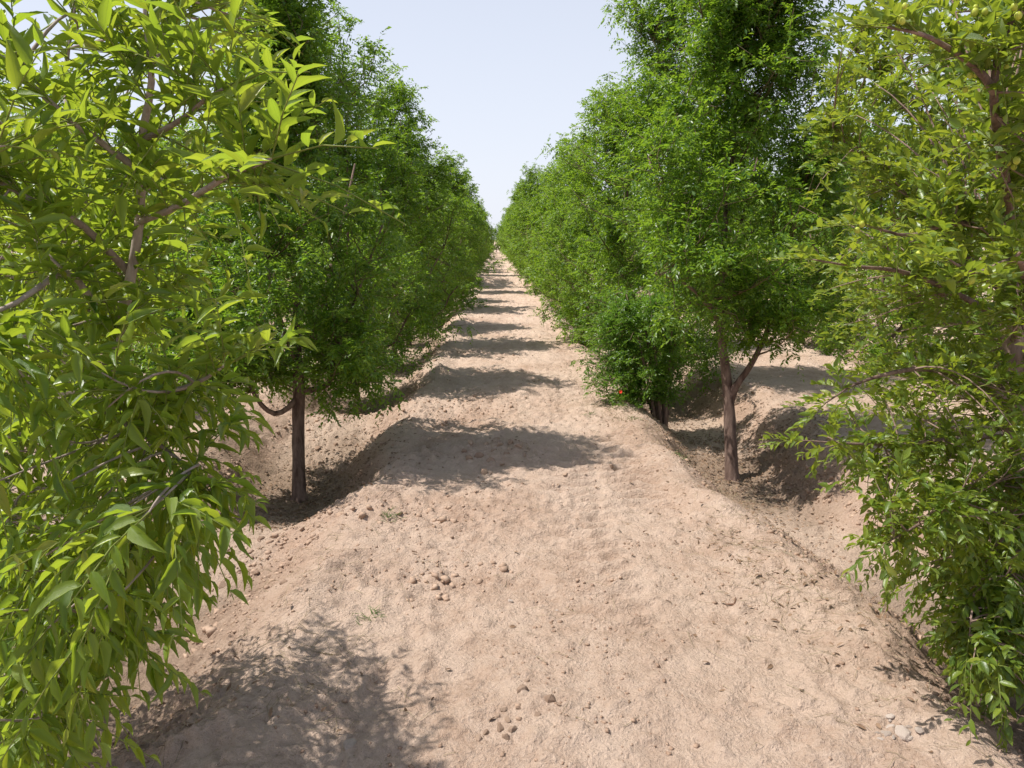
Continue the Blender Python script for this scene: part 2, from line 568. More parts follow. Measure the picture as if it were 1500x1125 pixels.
lane = np.zeros_like(X)
for xc in (-.62, .55):
    lane = np.maximum(lane, np.exp(-((X - xc - .1 * noise(Y * .3, xc * 9, 36)) / .30) ** 4))
lane = lane * (1 - tm) * np.clip(.6 + noise(X * 1.2, Y * .8, 72), 0, 1)
at_l = gm.attributes.new('lane', 'FLOAT', 'POINT'); at_l.data.foreach_set('value', lane.astype(np.float32).ravel())
k = NT('dry_soil')
geo = k.n('ShaderNodeNewGeometry'); pos = geo.outputs['Position']
at1 = k.n('ShaderNodeAttribute', attribute_name='trench'); at2 = k.n('ShaderNodeAttribute', attribute_name='bank')
n1 = k.noise(pos, 1.3, 4, .6); n2 = k.noise(pos, 7, 6, .65); n3 = k.noise(pos, 55, 5, .7); n4 = k.noise(pos, 260, 3, .7)
f = k.math('ADD', k.math('MULTIPLY', n1, .40), k.math('ADD', k.math('MULTIPLY', n2, .38), k.math('MULTIPLY', n3, .32)))
col = k.ramp(f, [(.37, (.365, .240, .172)), (.49, (.520, .370, .280)), (.60, (.63, .475, .375))])
rust = k.math('MULTIPLY', at2.outputs['Fac'], k.math('MULTIPLY', k.ramp(n2, [(.40, (0, 0, 0)), (.62, (1, 1, 1))]), .55))
col = k.mix(rust, col, (.37, .225, .155))
pale = k.math('MULTIPLY', k.ramp(at1.outputs['Fac'], [(.8, (0, 0, 0)), (1, (1, 1, 1))]), .45)
col = k.mix(pale, col, (.56, .44, .345))
at3 = k.n('ShaderNodeAttribute', attribute_name='organic_shade'); at4 = k.n('ShaderNodeAttribute', attribute_name='lane')
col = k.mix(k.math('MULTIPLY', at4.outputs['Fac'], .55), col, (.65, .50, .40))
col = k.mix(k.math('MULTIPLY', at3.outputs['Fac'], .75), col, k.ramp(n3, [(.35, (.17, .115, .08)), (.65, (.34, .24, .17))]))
speck = k.ramp(n4, [(.30, (.72, .66, .62)), (.42, (1, 1, 1))])
col = k.mix(1.0, col, speck, 'MULTIPLY')
vor = k.n('ShaderNodeTexVoronoi'); vor.inputs['Scale'].default_value = 60; k.l(pos, vor.inputs['Vector'])
grit = k.ramp(vor.outputs['Distance'], [(.0, (.0, .0, .0)), (.45, (1, 1, 1))])
vor2 = k.n('ShaderNodeTexVoronoi'); vor2.inputs['Scale'].default_value = 27; k.l(pos, vor2.inputs['Vector'])
grit2 = k.math('MULTIPLY', k.ramp(vor2.outputs['Distance'], [(.0, (0, 0, 0)), (.35, (1, 1, 1))]), k.ramp(n2, [(.42, (0, 0, 0)), (.58, (1, 1, 1))]))
hgt0 = k.math('MULTIPLY', grit2, -.35)
hgt = k.math('ADD', k.math('ADD', k.math('MULTIPLY', n3, 1.0), hgt0), k.math('ADD', k.math('MULTIPLY', n4, .35), k.math('MULTIPLY', grit, -.22)))
bp = k.n('ShaderNodeBump'); bp.inputs['Strength'].default_value = 1.0; bp.inputs['Distance'].default_value = .022
k.l(hgt, bp.inputs['Height'])
p = k.n('ShaderNodeBsdfPrincipled'); k.l(col, p.inputs['Base Color']); k.l(bp.outputs[0], p.inputs['Normal'])
p.inputs['Roughness'].default_value = .97; p.inputs['Specular IOR Level'].default_value = .12
k.l(p.outputs[0], k.out.inputs[0])
M['soil'] = k.m
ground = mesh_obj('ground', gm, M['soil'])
tag(ground, 'dry pinkish brown soil of the orchard with a raised track between furrows', kind='structure')


# ------------------------------------------------------------------ trees
def bez(a, b, c, n):
    t = np.linspace(0, 1, n)[:, None]
    return a * (1 - t) ** 2 + 2 * b * t * (1 - t) + c * t * t


def crown_shape(u, top=.30, sh=.45):
    return np.where(u < .22, .78 + .22 * sstep(0, .22, u), 1 - (1 - top) * sstep(sh, sh + .57, u))


def build_tree(root, seed, H, Rd, hb, limbs, trunk, tpl, leaf_len, n1, n2, nsp, nl, leafm, trunk_sides=12,
               spikes=8, spray=.17, wid=.42, shoots=True, lean=(0, 0), egg=None, zmin=None, sh=.45, top=.3, upow=1.15):
    """crown round a skeleton: trunk and limbs are given as (points, radii); everything in root-local coordinates"""
    r = np.random.default_rng(seed)
    tm_ = tubes_mesh('trunk', [trunk], trunk_sides, rough=.10)
    mesh_obj('trunk', tm_, M['bark'], root)
    nodes = [trunk[0][len(trunk[0]) // 2:]]
    for pts, rad in limbs:
        mesh_obj('limb', tubes_mesh('limb', [(pts, rad)], max(6, trunk_sides - 4), rough=.10), M['bark'], root)
        nodes.append(pts)
    nodes = np.concatenate(nodes)
    # main branches
    u = r.uniform(0, 1, n1) ** upow
    th = r.uniform(0, 2 * np.pi, n1)
    lob = 1 + .22 * np.sin(th * 2 + u * 5 + seed) + .16 * np.sin(th * 3 - u * 9 + seed * 2)
    rad = Rd * crown_shape(u, top, sh) * np.clip(lob, .7, 1.12) * np.sqrt(r.uniform(.10, 1, n1))
    tips = np.stack([np.cos(th) * rad + lean[0] * u, np.sin(th) * rad + lean[1] * u, hb + u * (H - hb)], -1)
    k_ = r.integers(0, n1, spikes)
    sp = tips[k_] * np.array([.8, .8, 1]); sp[:, 2] = np.maximum(sp[:, 2], hb + .6 * (H - hb)) + r.uniform(.25, .65, spikes)
    tips = np.vstack([tips, sp])
    if egg is not None:
        tips = np.vstack([tips, egg])
    lines = []; tw = []; SP = []; SD = []
    for tip in tips:
        dv = nodes - tip
        hd = np.hypot(dv[:, 0], dv[:, 1])
        cost = np.linalg.norm(dv, axis=1) + 2.0 * np.maximum(0, nodes[:, 2] - (tip[2] - .35 * hd))
        a = nodes[np.argmin(cost)]
        d = tip - a
        ctl = a + d * np.array([.6, .6, .35]) + r.normal(0, .05, 3)
        cur = bez(a, ctl, tip, 6)
        ln = np.linalg.norm(d)
        r0 = .004 + .008 * min(ln, 1.4)
        lines.append((cur, np.linspace(r0, .0028, 6)))
        outw = norm(np.array([tip[0], tip[1], .25]))
        m = max(2, int(n2 * (.5 + .5 * min(ln, 1.2))))
        for j in range(m):
            t = r.uniform(.22, 1.0) if j else 1.0
            i = t * 5; i0 = min(int(i), 4); p0 = cur[i0] + (cur[i0 + 1] - cur[i0]) * (i - i0)
            dd = norm(outw * .20 + np.array([0, 0, .30]) + r.normal(0, .62, 3) + norm(d) * .3)
            l2 = r.uniform(.16, .42)
            p2 = p0 + dd * l2
            tw.append((np.array([p0, p0 + dd * l2 * .5 + r.normal(0, .012, 3), p2]), np.array([.0035, .0027, .0018])))
            for q in range(nsp):
                tt = r.uniform(.12, 1.0) if q else .98
                SP.append(p0 + dd * l2 * tt)
                SD.append(norm(dd * .55 + r.normal(0, .75, 3) + np.array([0, 0, .02])))
    SP = np.array(SP); SD = np.array(SD)
    if zmin is not None:
        ok = SP[:, 2] > zmin; SP = SP[ok]; SD = SD[ok]
    P, D, N, L, W, cur = spray_leaves(r, SP, SD, spray * r.uniform(.6, 1.15, len(SP)), nl, leaf_len, wid)
    bt = mesh_obj('branches', tubes_mesh('branches', lines + tw, 3), M['twig'], root)
    bt['kind'] = 'stuff'
    fo = mesh_obj('foliage', leaves_mesh('foliage', tpl, P, D, N, L, W), leafm, root)
    fo['kind'] = 'stuff'
    return fo


def up_trunk(r, h, H, r0, wig=.04):
    n = 12
    z = np.linspace(-.06, H, n)
    x = np.cumsum(r.normal(0, wig, n)) * .5; y = np.cumsum(r.normal(0, wig, n)) * .5
    x -= x[0]; y -= y[0]
    rad = np.interp(z, [-.06, .08, h, H], [r0 * 1.8, r0 * 1.1, r0 * .85, .006])
    return np.stack([x, y, z], -1), rad


def auto_limbs(r, trunk, h, H, Rd, n, r0):
    out = []
    for i in range(n):
        th = i * 2.4 + r.uniform(-.4, .4)
        z0 = h * r.uniform(.85, 1.0) + i * .12
        a = np.array([np.interp(z0, trunk[0][:, 2], trunk[0][:, 0]), np.interp(z0, trunk[0][:, 2], trunk[0][:, 1]), z0])
        l = r.uniform(.65, .95) * Rd
        e = a + np.array([math.cos(th) * l, math.sin(th) * l, r.uniform(.7, 1.7)])
        m = a + (e - a) * np.array([.65, .65, .35])
        c = bez(a, m, e, 8)
        c[1:-1] += r.normal(0, .02, (6, 3))
        out.append((c, np.linspace(r0 * .6, .009, 8)))
    return out


def gz(x, y):
    return float(ground_h(np.array([x]), np.array([y]))[0])


def ground_at(px, py):
    """where the sight line through the pixel meets the ground"""
    d = norm(at(px, py, 1.0) - CAMP)
    t = np.arange(1.5, 40, .01)
    Q_ = CAMP + d * t[:, None]
    sel = (Q_[:, 2] < .35) & (Q_[:, 2] > -.75)
    Q_ = Q_[sel]
    hit = np.argmax(Q_[:, 2] <= profile(Q_[:, 0], Q_[:, 1])[0])
    q = Q_[hit]
    return q


TL, TM_, TH = tpl_low(), tpl_mid(), tpl_high()
GL = 'jujube trees of the row left of the track'
GR = 'jujube trees of the row right of the track'

# first tree of the left row: bare trunk, hooked limb
b = ground_at(438, 729)
KS = float((b - CAMP) @ FWD) / 5.8
print('L1 scale', KS)
at_ = at
at = lambda px, py, z: at_(px, py, z * KS)
L1 = empty('jujube_tree', (b[0], b[1], gz(b[0], b[1])))
o_ = np.array(L1.location)
tr = resample([at(438, 736, 5.8), at(438, 715, 5.8), at(437, 650, 5.8), at(437, 600, 5.8), at(438, 572, 5.8), at(434, 480, 5.82), at(438, 400, 5.8), at(446, 300, 5.85),
               at(428, 190, 5.85), at(436, 90, 5.85), at(432, 20, 5.85)], 30) - o_
tr[0, 2] = -.06
tr_r = np.interp(np.arange(30), [0, 2, 6, 12, 13, 20, 29], [.080, .056, .048, .047, .036, .022, .007])
lim = []
for pts, r0 in (([(438, 578, 5.8), (424, 596, 5.74), (405, 606, 5.7), (388, 598, 5.65), (374, 580, 5.6), (362, 555, 5.55), (345, 500, 5.5), (335, 430, 5.5)], .026),
                ([(440, 573, 5.8), (465, 570, 5.75), (482, 560, 5.7), (489, 530, 5.65), (500, 490, 5.6), (520, 440, 5.6), (560, 330, 5.6)], .026),
                ([(438, 560, 5.8), (470, 450, 6.1), (500, 330, 6.3), (520, 240, 6.4)], .022),
                ([(436, 540, 5.8), (400, 430, 5.5), (378, 300, 5.3), (372, 200, 5.25)], .018)):
    lim.append((resample([at(*q) for q in pts], 14) - o_, np.linspace(r0, .008, 14)))
build_tree(L1, 11, 4.05, .98, .98, lim, (tr, tr_r), TL, .044, 150, 8.5, 10, 10, M['leaf'], spikes=8, lean=(.05, -.15), wid=.46, zmin=.72, sh=.20, top=.10, upow=1.35)
tag(L1, 'jujube tree with bare brown trunk and hooked low limb left of the track', 'tree', GL)

# first tree of the right row: leaning forked trunk
b = ground_at(1072, 700)
KS = float((b - CAMP) @ FWD) / 6.25
print('R1 scale', KS)
R1 = empty('jujube_tree', (b[0], b[1], gz(b[0], b[1])))
o_ = np.array(R1.location)
tr = resample([at(1073, 712, 6.25), at(1072, 690, 6.25), at(1070, 640, 6.25), at(1067, 580, 6.25), at(1060, 520, 6.25), at(1055, 470, 6.25), at(1058, 380, 6.3), at(1070, 250, 6.3),
               at(1078, 150, 6.3), at(1062, 40, 6.3), at(1060, -90, 6.3)], 30) - o_
tr[0, 2] = -.06
tr_r = np.interp(np.arange(30), [0, 2, 6, 10, 16, 29], [.090, .060, .051, .040, .028, .007])
lim = []
for pts, r0 in (([(1070, 588, 6.25), (1078, 566, 6.2), (1095, 542, 6.15), (1112, 512, 6.1), (1128, 470, 6.1), (1150, 390, 6.1), (1165, 280, 6.1)], .034),
                ([(1056, 480, 6.25), (1020, 400, 6.2), (980, 320, 6.1), (950, 230, 6.0)], .024),
                ([(1057, 450, 6.25), (1080, 350, 6.6), (1110, 230, 6.8)], .022),
                ([(1056, 470, 6.25), (1010, 420, 5.9), (960, 400, 5.6)], .018)):
    lim.append((resample([at(*q) for q in pts], 14) - o_, np.linspace(r0, .008, 14)))
build_tree(R1, 5, 4.65, .90, 1.38, lim, (tr, tr_r), TL, .043, 165, 8.5, 10, 10, M['leaf'], spikes=8, lean=(0, .1), wid=.46, zmin=1.12, sh=.28, top=.22, upow=1.35)
tag(R1, 'tall jujube tree with forked reddish trunk standing in the right furrow', 'tree', GR)


at = at_


def row_tree(x, y, seed, H, Rd, hb, r0, label, group, n1=120, tpl=TL, leaf=.045, leafm='leaf', lean=(0, 0), egg=None):
    r = np.random.default_rng(seed + 500)
    t = empty('jujube_tree', (x, y, gz(x, y)))
    th = hb * 1.0
    tk = up_trunk(r, th, H * .93, r0)
    build_tree(t, seed, H, Rd, hb, auto_limbs(r, tk, th, H, Rd, 4, r0), tk, tpl, leaf, n1, 8, 9, 9, M[leafm], trunk_sides=9,
               spikes=12, wid=.46, lean=lean, egg=egg)
    tag(t, label, 'tree', group)
    return t


L2 = row_tree(-1.62, 8.55, 21, 3.85, 1.0, .55, .030, 'slim-trunked jujube tree second along the row left of the track', GL)
L3 = row_tree(-1.55, 11.4, 22, 4.0, 1.1, .45, .04, 'jujube tree third along the row left of the track', GL, n1=115, leaf=.050, leafm='leaf_far')
R2 = row_tree(1.95, 8.75, 31, 4.75, 1.12, .60, .045, 'tall broad jujube tree behind the pomegranate bush', GR, n1=150, lean=(-.15, 0))
R3 = row_tree(1.95, 11.6, 32, 4.1, 1.15, .40, .04, 'jujube tree leaning over the track behind the tallest right one', GR, n1=125, leaf=.050, leafm='leaf_far', lean=(-.25, 0))

# shared kinds for the rest of the orchard
protos = []
for i, (H, Rd, hb, n1) in enumerate(((3.75, 1.15, .42, 95), (4.15, 1.05, .50, 95), (3.45, 1.25, .38, 90))):
    r = np.random.default_rng(900 + i)
    t = empty('jujube_tree', (0, 0, 0))
    tk = up_trunk(r, hb, H * .9, .04)
    build_tree(t, 40 + i, H, Rd, hb, auto_limbs(r, tk, hb, H, Rd, 3, .04), tk, TL, .060, n1, 7, 7, 8, M['leaf_far'], trunk_sides=7,
               spikes=8, wid=.5)
    protos.append(t)
proto_used = [False] * 3


def copy_thing(src):
    c = src.copy(); coll.objects.link(c)
    for ch in src.children:
        d = ch.copy(); coll.objects.link(d); d.parent = c
    return c


ORDW = ['first', 'second', 'third', 'fourth', 'fifth', 'sixth', 'seventh', 'eighth', 'ninth', 'tenth', 'eleventh', 'twelfth', 'thirteenth', 'fourteenth', 'fifteenth',
        'sixteenth', 'seventeenth', 'eighteenth', 'nineteenth', 'twentieth', 'twenty-first', 'twenty-second', 'twenty-third', 'twenty-fourth', 'twenty-fifth']


def put_tree(i, x, y, s, rot, label, group):
    if not proto_used[i]:
        t = protos[i]; proto_used[i] = True
    else:
        t = copy_thing(protos[i])
    t.location = (x, y, gz(x, y) - .02)
    t.rotation_euler = (0, 0, rot)
    t.scale = (s, s, s * random.uniform(.94, 1.06))
    tag(t, label, 'tree', group)
    return t


random.seed(4)
ORD = {4: 'fourth', 5: 'fifth', 6: 'sixth', 7: 'seventh', 8: 'eighth', 9: 'ninth'}
for side, x0, grp in (('left', -1.55, GL), ('right', 1.95, GR)):
    y = 14.3; n = 4; nf = 0
    while y < 92:
        if not (27.4 < y < 30.4):
            if n in ORD and y < 28:
                lab = f'{ORD[n]} jujube tree along the row {side} of the track'
            else:
                nf += 1
                lab = f'distant jujube tree, {ORDW[nf - 1]} past the cross dike in the {side} row'
            off = .0 if y < 28 else (-.5 if side == 'right' else .0)
            t = put_tree((n + (side == 'right')) % 3, x0 + off + random.uniform(-.2, .2), y + random.uniform(-.4, .4), random.uniform(.82, 1.12), random.uniform(0, 6.28), lab, grp)
            n += 1
        y += 2.9
for i in range(5):
    put_tree(i % 3, -3.4 + i * 1.7, 95 + random.uniform(-.5, .5), 1.0, i * 1.3, f'far jujube tree closing the end of the track, {ORDW[i]} from the left', 'jujube trees at the far end of the track')
for x0, y0, y1, nm in ((-5.05, 4.0, 40, 'second row left'), (5.45, 4.6, 40, 'second row right'), (-8.55, 7.5, 30, 'third row left'), (8.95, 7.5, 30, 'third row right')):
    y = y0; n = 0
    while y < y1:
        put_tree(n % 3, x0 + random.uniform(-.15, .15), y, random.uniform(.95, 1.1), random.uniform(0, 6.28),
                 f'{ORDW[n]} jujube tree from the camera in the {nm} of the track', f'jujube trees of the {nm} of the track')
        y += 2.9; n += 1


# ------------------------------------------------------------------ the two trees beside the camera
def near_tree(root, seed, trunk, stems, fill, leaf_len, wid, leafm, extra=None, n_single=300, droopf=None, bark='bark_grey', nl=9, spl=.2,
              above=None, tidy=.4, name_up=True):
    r = np.random.default_rng(seed)
    o = np.array(root.location)
    mesh_obj('trunk', tubes_mesh('trunk', [(trunk[0] - o, trunk[1])], 14, rough=.12), M['bark'], root)
    nodes = [trunk[0][len(trunk[0]) // 3:]]
    for pts, rad in stems:
        mesh_obj('limb', tubes_mesh('limb', [(pts - o, rad)], 9, rough=.09), M[bark], root)
        nodes.append(pts)
    base_nodes = np.concatenate(nodes)
    SP = []; SD = []; lines = []
    # shoots directly on the drawn stems
    for pts, rad in stems:
        n = len(pts); sel = range(2, n)
        for i in sel:
            if rad[i] > .013: continue
            for _ in range(2):
                tdir = norm(pts[i] - pts[i - 1])
                SP.append(pts[i]); SD.append(norm(tdir * .7 + r.normal(0, .6, 3) + np.array([0, 0, .15])))
        SP.append(pts[-1]); SD.append(norm(pts[-1] - pts[-2]))
    for tip in fill:
        dv = base_nodes - tip
        hd = np.hypot(dv[:, 0], dv[:, 1])
        cost = np.linalg.norm(dv, axis=1) + 1.0 * np.maximum(0, base_nodes[:, 2] - (tip[2] + .25))
        a = base_nodes[np.argmin(cost)]
        d = tip - a; ln = np.linalg.norm(d)
        ctl = a + d * .5 + np.array([0, 0, .12 * ln]) + r.normal(0, .04, 3)
        cur = bez(a, ctl, tip, 8)
        lines.append((cur - o, np.linspace(.0026 + .0032 * min(ln, 1.2), .0014, 8)))
        tdir = norm(cur[-1] - cur[-2])
        low = droopf(tip) if droopf else 0
        SP.append(tip); SD.append(norm(tdir + r.normal(0, .2, 3) - np.array([0, 0, .5 * low])))
        reach = min(1.0, .55 / max(ln, .1))
        for t in np.arange(1 - reach, .99, reach / 4.5):
            i = t * 7; i0 = min(int(i), 6); p0 = cur[i0] + (cur[i0 + 1] - cur[i0]) * (i - i0)
            SP.append(p0); SD.append(norm(tdir * .6 + r.normal(0, .55, 3) + np.array([0, 0, (.45 if tip[2] > (1.5 if name_up else .8) else 0) - .45 * low])))
    SP = np.array(SP); SD = np.array(SD)
    Ln = spl * r.uniform(.6, 1.2, len(SP))
    P, D, N, L, W, cur = spray_leaves(r, SP, SD, Ln, nl, leaf_len, wid, droop=.22, splay=.75, tidy=tidy)
    # keep a clear space round the camera
    dist = np.linalg.norm(P - CAMP, axis=1)
    keep = dist > .62
    P, D, N, L, W = P[keep], D[keep], N[keep], L[keep], W[keep]
    if droopf is not None:
        lw = np.array([droopf(q) for q in P])
        D = norm(D) - np.array([0, 0, 1.0]) * (.65 * lw)[:, None] + np.array([0, 0, .55]) * (P[:, 2] > (1.55 if name_up else .9))[:, None]
    # how large each leaf shows
    rel = P - CAMP
    zc = rel @ FWD
    px = CX + FPX * (rel @ RIGHT) / np.maximum(zc, .05); py = CY - FPX * (rel @ UPV) / np.maximum(zc, .05)
    inside = (zc > .3) & (px > -20) & (px < 1520) & (py > -20) & (py < 1145)
    score = np.where(inside, L / np.maximum(zc, .3), 0) * (1 + .15 * r.uniform(-1, 1, len(L)))
    order = np.argsort(-score)
    single = order[:n_single]; rest = order[n_single:]
    fo = mesh_obj('foliage', leaves_mesh('foliage', tpl_four() if name_up else TM_, P[rest] - o, D[rest], N[rest], L[rest], W[rest], uv=True), leafm, root)
    fo['kind'] = 'stuff'
    # single leaves share a few meshes
    var = []
    for v in range(10):
        w = wid * r.uniform(.88, 1.12)
        var.append(leaves_mesh('leaf', TH, np.zeros((1, 3)), np.array([[1.0, 0, 0]]), np.array([[0, 0, 1.0]]), np.array([1.0]), np.array([w]), uv=True))
        q = np.empty(len(var[-1].vertices) * 3, np.float32); var[-1].vertices.foreach_get('co', q); q = q.reshape(-1, 3)
        q[:, 2] += -q[:, 0] ** 2 * r.uniform(-.08, .22); q[:, 1] += q[:, 0] ** 2 * r.uniform(-.12, .12)
        var[-1].vertices.foreach_set('co', q.ravel()); var[-1].materials.append(leafm)
    for i in single:
        d = norm(D[i]); s = norm(np.cross(N[i], d)); n_ = np.cross(d, s)
        me = var[int(r.integers(0, 10))]
        lf = bpy.data.objects.new('leaf', me); coll.objects.link(lf); lf.parent = root
        m3 = Matrix(((d[0], s[0], n_[0]), (d[1], s[1], n_[1]), (d[2], s[2], n_[2]))).to_4x4() @ Matrix.Scale(float(L[i]), 4)
        lf.matrix_local = Matrix.Translation(Vector(P[i] - o)) @ m3
    br = mesh_obj('branches', tubes_mesh('branches', lines, 6), M[bark], root); br['kind'] = 'stuff'
    sh = mesh_obj('shoots', tubes_mesh('shoots', [(c - o, np.array([.0016, .0013, .0008])) for c in cur], 3), M['shoot'], root); sh['kind'] = 'stuff'
    return P, D


def pl(pts, n, r0, r1):
    return (resample([at(*q) for q in pts], n), np.linspace(r0, r1, n))


# left: broad-leaved jujube, trunk just outside the frame
tx, ty = -1.62, 1.62
L0 = empty('jujube_tree', (tx, ty, gz(tx, ty)))
g0 = L0.location.z
trunk = (resample([(tx, ty, g0 - .06), (tx + .02, ty, g0 + .3), (tx + .05, ty + .03, g0 + .9), (tx + .03, ty + .0, g0 + 1.6), (tx + .1, ty - .05, g0 + 2.2), (tx + .05, ty - .02, g0 + 2.75)], 22),
         np.interp(np.arange(22), [0, 2, 9, 21], [.075, .060, .050, .010]))
fork = np.array([tx + .05, ty + .03, g0 + .95])
s1 = (np.vstack([[fork], resample([at(-120, 640, 1.75), at(0, 598, 1.62), at(70, 578, 1.55), at(135, 566, 1.5), at(165, 520, 1.47), at(185, 440, 1.42), at(205, 320, 1.38), at(208, 205, 1.33),
                                  at(222, 120, 1.28), at(214, 30, 1.25), at(208, -80, 1.22)], 26)]), np.r_[.026, np.linspace(.0165, .0030, 26)])
stems = [s1,
         pl([(208, 205, 1.33), (240, 190, 1.28), (275, 168, 1.24), (300, 146, 1.22), (330, 128, 1.19)], 12, .0060, .0022),
         pl([(205, 325, 1.38), (260, 302, 1.28), (322, 264, 1.2), (350, 252, 1.18), (375, 242, 1.15), (398, 232, 1.13)], 14, .0062, .0022),
         pl([(205, 250, 1.35), (150, 210, 1.3), (92, 166, 1.25), (20, 100, 1.2), (-50, 40, 1.15)], 12, .0075, .003),
         pl([(140, 566, 1.5), (190, 572, 1.42), (240, 575, 1.36), (290, 560, 1.3), (330, 535, 1.25)], 12, .009, .0020),
         pl([(70, 580, 1.55), (150, 600, 1.45), (205, 635, 1.38), (245, 660, 1.32), (280, 690, 1.27)], 12, .0075, .0018),
         pl([(170, 500, 1.47), (120, 420, 1.35), (90, 400, 1.3), (30, 440, 1.2), (-40, 470, 1.1)], 10, .008, .003),
         pl([(190, 400, 1.42), (120, 330, 1.3), (60, 300, 1.25), (-30, 250, 1.2)], 10, .008, .003),
         pl([(180, 450, 1.45), (150, 350, 1.6), (120, 250, 1.7), (95, 130, 1.75), (110, 0, 1.8), (120, -150, 1.8)], 14, .009, .003),
         (resample([fork, at(-60, 740, 1.6), at(20, 780, 1.5), at(110, 795, 1.42), at(190, 805, 1.36)], 14), np.linspace(.010, .002, 14)),
         (resample([fork, at(-60, 850, 1.55), at(30, 880, 1.45), at(95, 900, 1.40), at(160, 925, 1.35)], 14), np.linspace(.009, .002, 14)),
         (resample([fork, at(-70, 950, 1.45), at(10, 990, 1.35), at(60, 1040, 1.28)], 12), np.linspace(.009, .002, 12)),
         (resample([trunk[0][10], (tx + .2, ty + .3, 1.5), (tx + .25, ty + .5, 1.9), (tx + .2, ty + .45, 2.25)], 14), np.linspace(.03, .006, 14)),
         (resample([trunk[0][12], (tx - .3, ty + .3, 1.7), (tx - .4, ty + .5, 2.1), (tx - .4, ty + .3, 2.5)], 14), np.linspace(.03, .006, 14)),
         (resample([trunk[0][11], (tx + .1, ty - .4, 1.7), (tx + .1, ty - .7, 2.1), (tx + .2, ty - .8, 2.4)], 14), np.linspace(.03, .006, 14))]
r = np.random.default_rng(77)
EY = [0, 100, 180, 260, 330, 420, 500, 600, 700, 800, 900, 1000, 1060, 1125]
EX = [320, 320, 310, 260, 240, 245, 255, 245, 245, 195, 165, 130, 60, 0]
fill = []
while len(fill) < 98:
    py = r.uniform(-60, 1125)
    e = np.interp(py, EY, EX)
    px = e - (e + 60) * r.uniform(0, 1) ** 1.15
    if py < 260 and r.uniform() < .45: continue
    z = (1.30 if py < 520 and px > 60 else 1.05) + (.3 if py < 300 and px > 100 else .6) * r.uniform(0, 1)
    p_ = at(px, py, z)
    if p_[2] < gz(p_[0], p_[1]) + .22: continue
    fill.append(p_)
# the part of the crown above and behind the view, which throws the near shadow
for _ in range(210):
    th = r.uniform(0, 6.28); rr = .58 * math.sqrt(r.uniform(0, 1)); hh = r.uniform(.55, 2.15)
    q = np.array([tx - .08 + math.cos(th) * rr, ty + .86 + math.sin(th) * rr * .8, g0 + hh])
    fill.append(q)
for px, py, z in ((330, 40, 1.5), (300, 20, 1.6), (350, 10, 1.5), (270, 70, 1.5), (310, 90, 1.5), (365, 30, 1.45), (230, 50, 1.7)):
    fill.append(at(px, py, z))
droopL = lambda q: float(np.clip((1.42 - q[2]) / .5, 0, 1))
near_tree(L0, 301, trunk, stems, fill, .053, .28, M['leaf_left'], droopf=droopL, nl=8, spl=.19, tidy=.36)
tag(L0, 'broad-leaved jujube tree reaching in from the left edge close to the camera', 'tree', GL)

# right: small-leaved jujube with unripe fruit
tx, ty = 2.12, 2.95
R0 = empty('jujube_tree', (tx, ty, gz(tx, ty)))
g0 = R0.location.z
trunk = (resample([(tx, ty, g0 - .06), (tx, ty, g0 + .25), at(1492, 800, 3.05), at(1490, 650, 3.05), at(1484, 500, 3.05), at(1478, 380, 3.05), at(1484, 250, 3.0), at(1500, 100, 2.9), at(1510, -60, 2.8), at(1515, -330, 2.7)], 30),
         np.interp(np.arange(30), [0, 2, 16, 29], [.075, .060, .042, .008]))
stems = [pl([(1486, 410, 3.05), (1478, 300, 2.3), (1462, 200, 1.9), (1456, 130, 1.75), (1468, 60, 1.7), (1495, 0, 1.65), (1510, -60, 1.6)], 16, .014, .005),
         pl([(1457, 135, 1.75), (1440, 110, 1.72), (1415, 88, 1.7), (1385, 68, 1.66), (1350, 50, 1.6), (1300, 40, 1.6)], 12, .010, .003),
         pl([(1484, 400, 3.0), (1455, 345, 2.6), (1420, 328, 2.4), (1380, 330, 2.3), (1330, 345, 2.2), (1270, 330, 2.15)], 14, .014, .003),
         pl([(1482, 420, 3.05), (1440, 330, 3.2), (1380, 220, 3.4), (1300, 130, 3.6), (1240, 60, 3.7)], 16, .020, .004),
         pl([(1482, 440, 3.05), (1400, 360, 3.2), (1300, 260, 3.4), (1220, 200, 3.5)], 14, .016, .003),
         pl([(1490, 600, 3.05), (1430, 560, 2.8), (1350, 540, 2.6), (1260, 560, 2.5), (1210, 590, 2.45)], 14, .016, .002),
         pl([(1490, 640, 3.05), (1420, 640, 2.9), (1330, 650, 2.8), (1250, 650, 2.7), (1175, 645, 2.65)], 14, .012, .002),
         pl([(1490, 700, 3.05), (1430, 720, 2.7), (1360, 760, 2.5), (1290, 800, 2.4)], 12, .012, .002),
         pl([(1492, 760, 3.05), (1460, 800, 2.7), (1430, 860, 2.5), (1420, 930, 2.4)], 12, .012, .002),
         pl([(1484, 500, 3.05), (1500, 420, 2.4), (1490, 380, 2.0), (1430, 400, 1.9), (1390, 380, 1.8)], 14, .014, .002),
         pl([(1484, 480, 3.05), (1420, 440, 2.8), (1330, 400, 2.6), (1250, 390, 2.5), (1190, 380, 2.5)], 14, .014, .002),
         (resample([trunk[0][18], trunk[0][18] + [.35, .2, .5], trunk[0][18] + [.6, .3, 1.2]], 10), np.linspace(.02, .005, 10)),
         (resample([trunk[0][15], trunk[0][15] + [.35, -.3, .5], trunk[0][15] + [.6, -.5, 1.1]], 10), np.linspace(.02, .005, 10))]
EY = [-60, 0, 40, 120, 200, 300, 380, 450, 520, 600, 640, 700, 760, 830, 900, 960, 1040]
EX = [1330, 1250, 1225, 1190, 1190, 1180, 1180, 1190, 1220, 1220, 1180, 1245, 1280, 1270, 1350, 1380, 1440]
fill = []
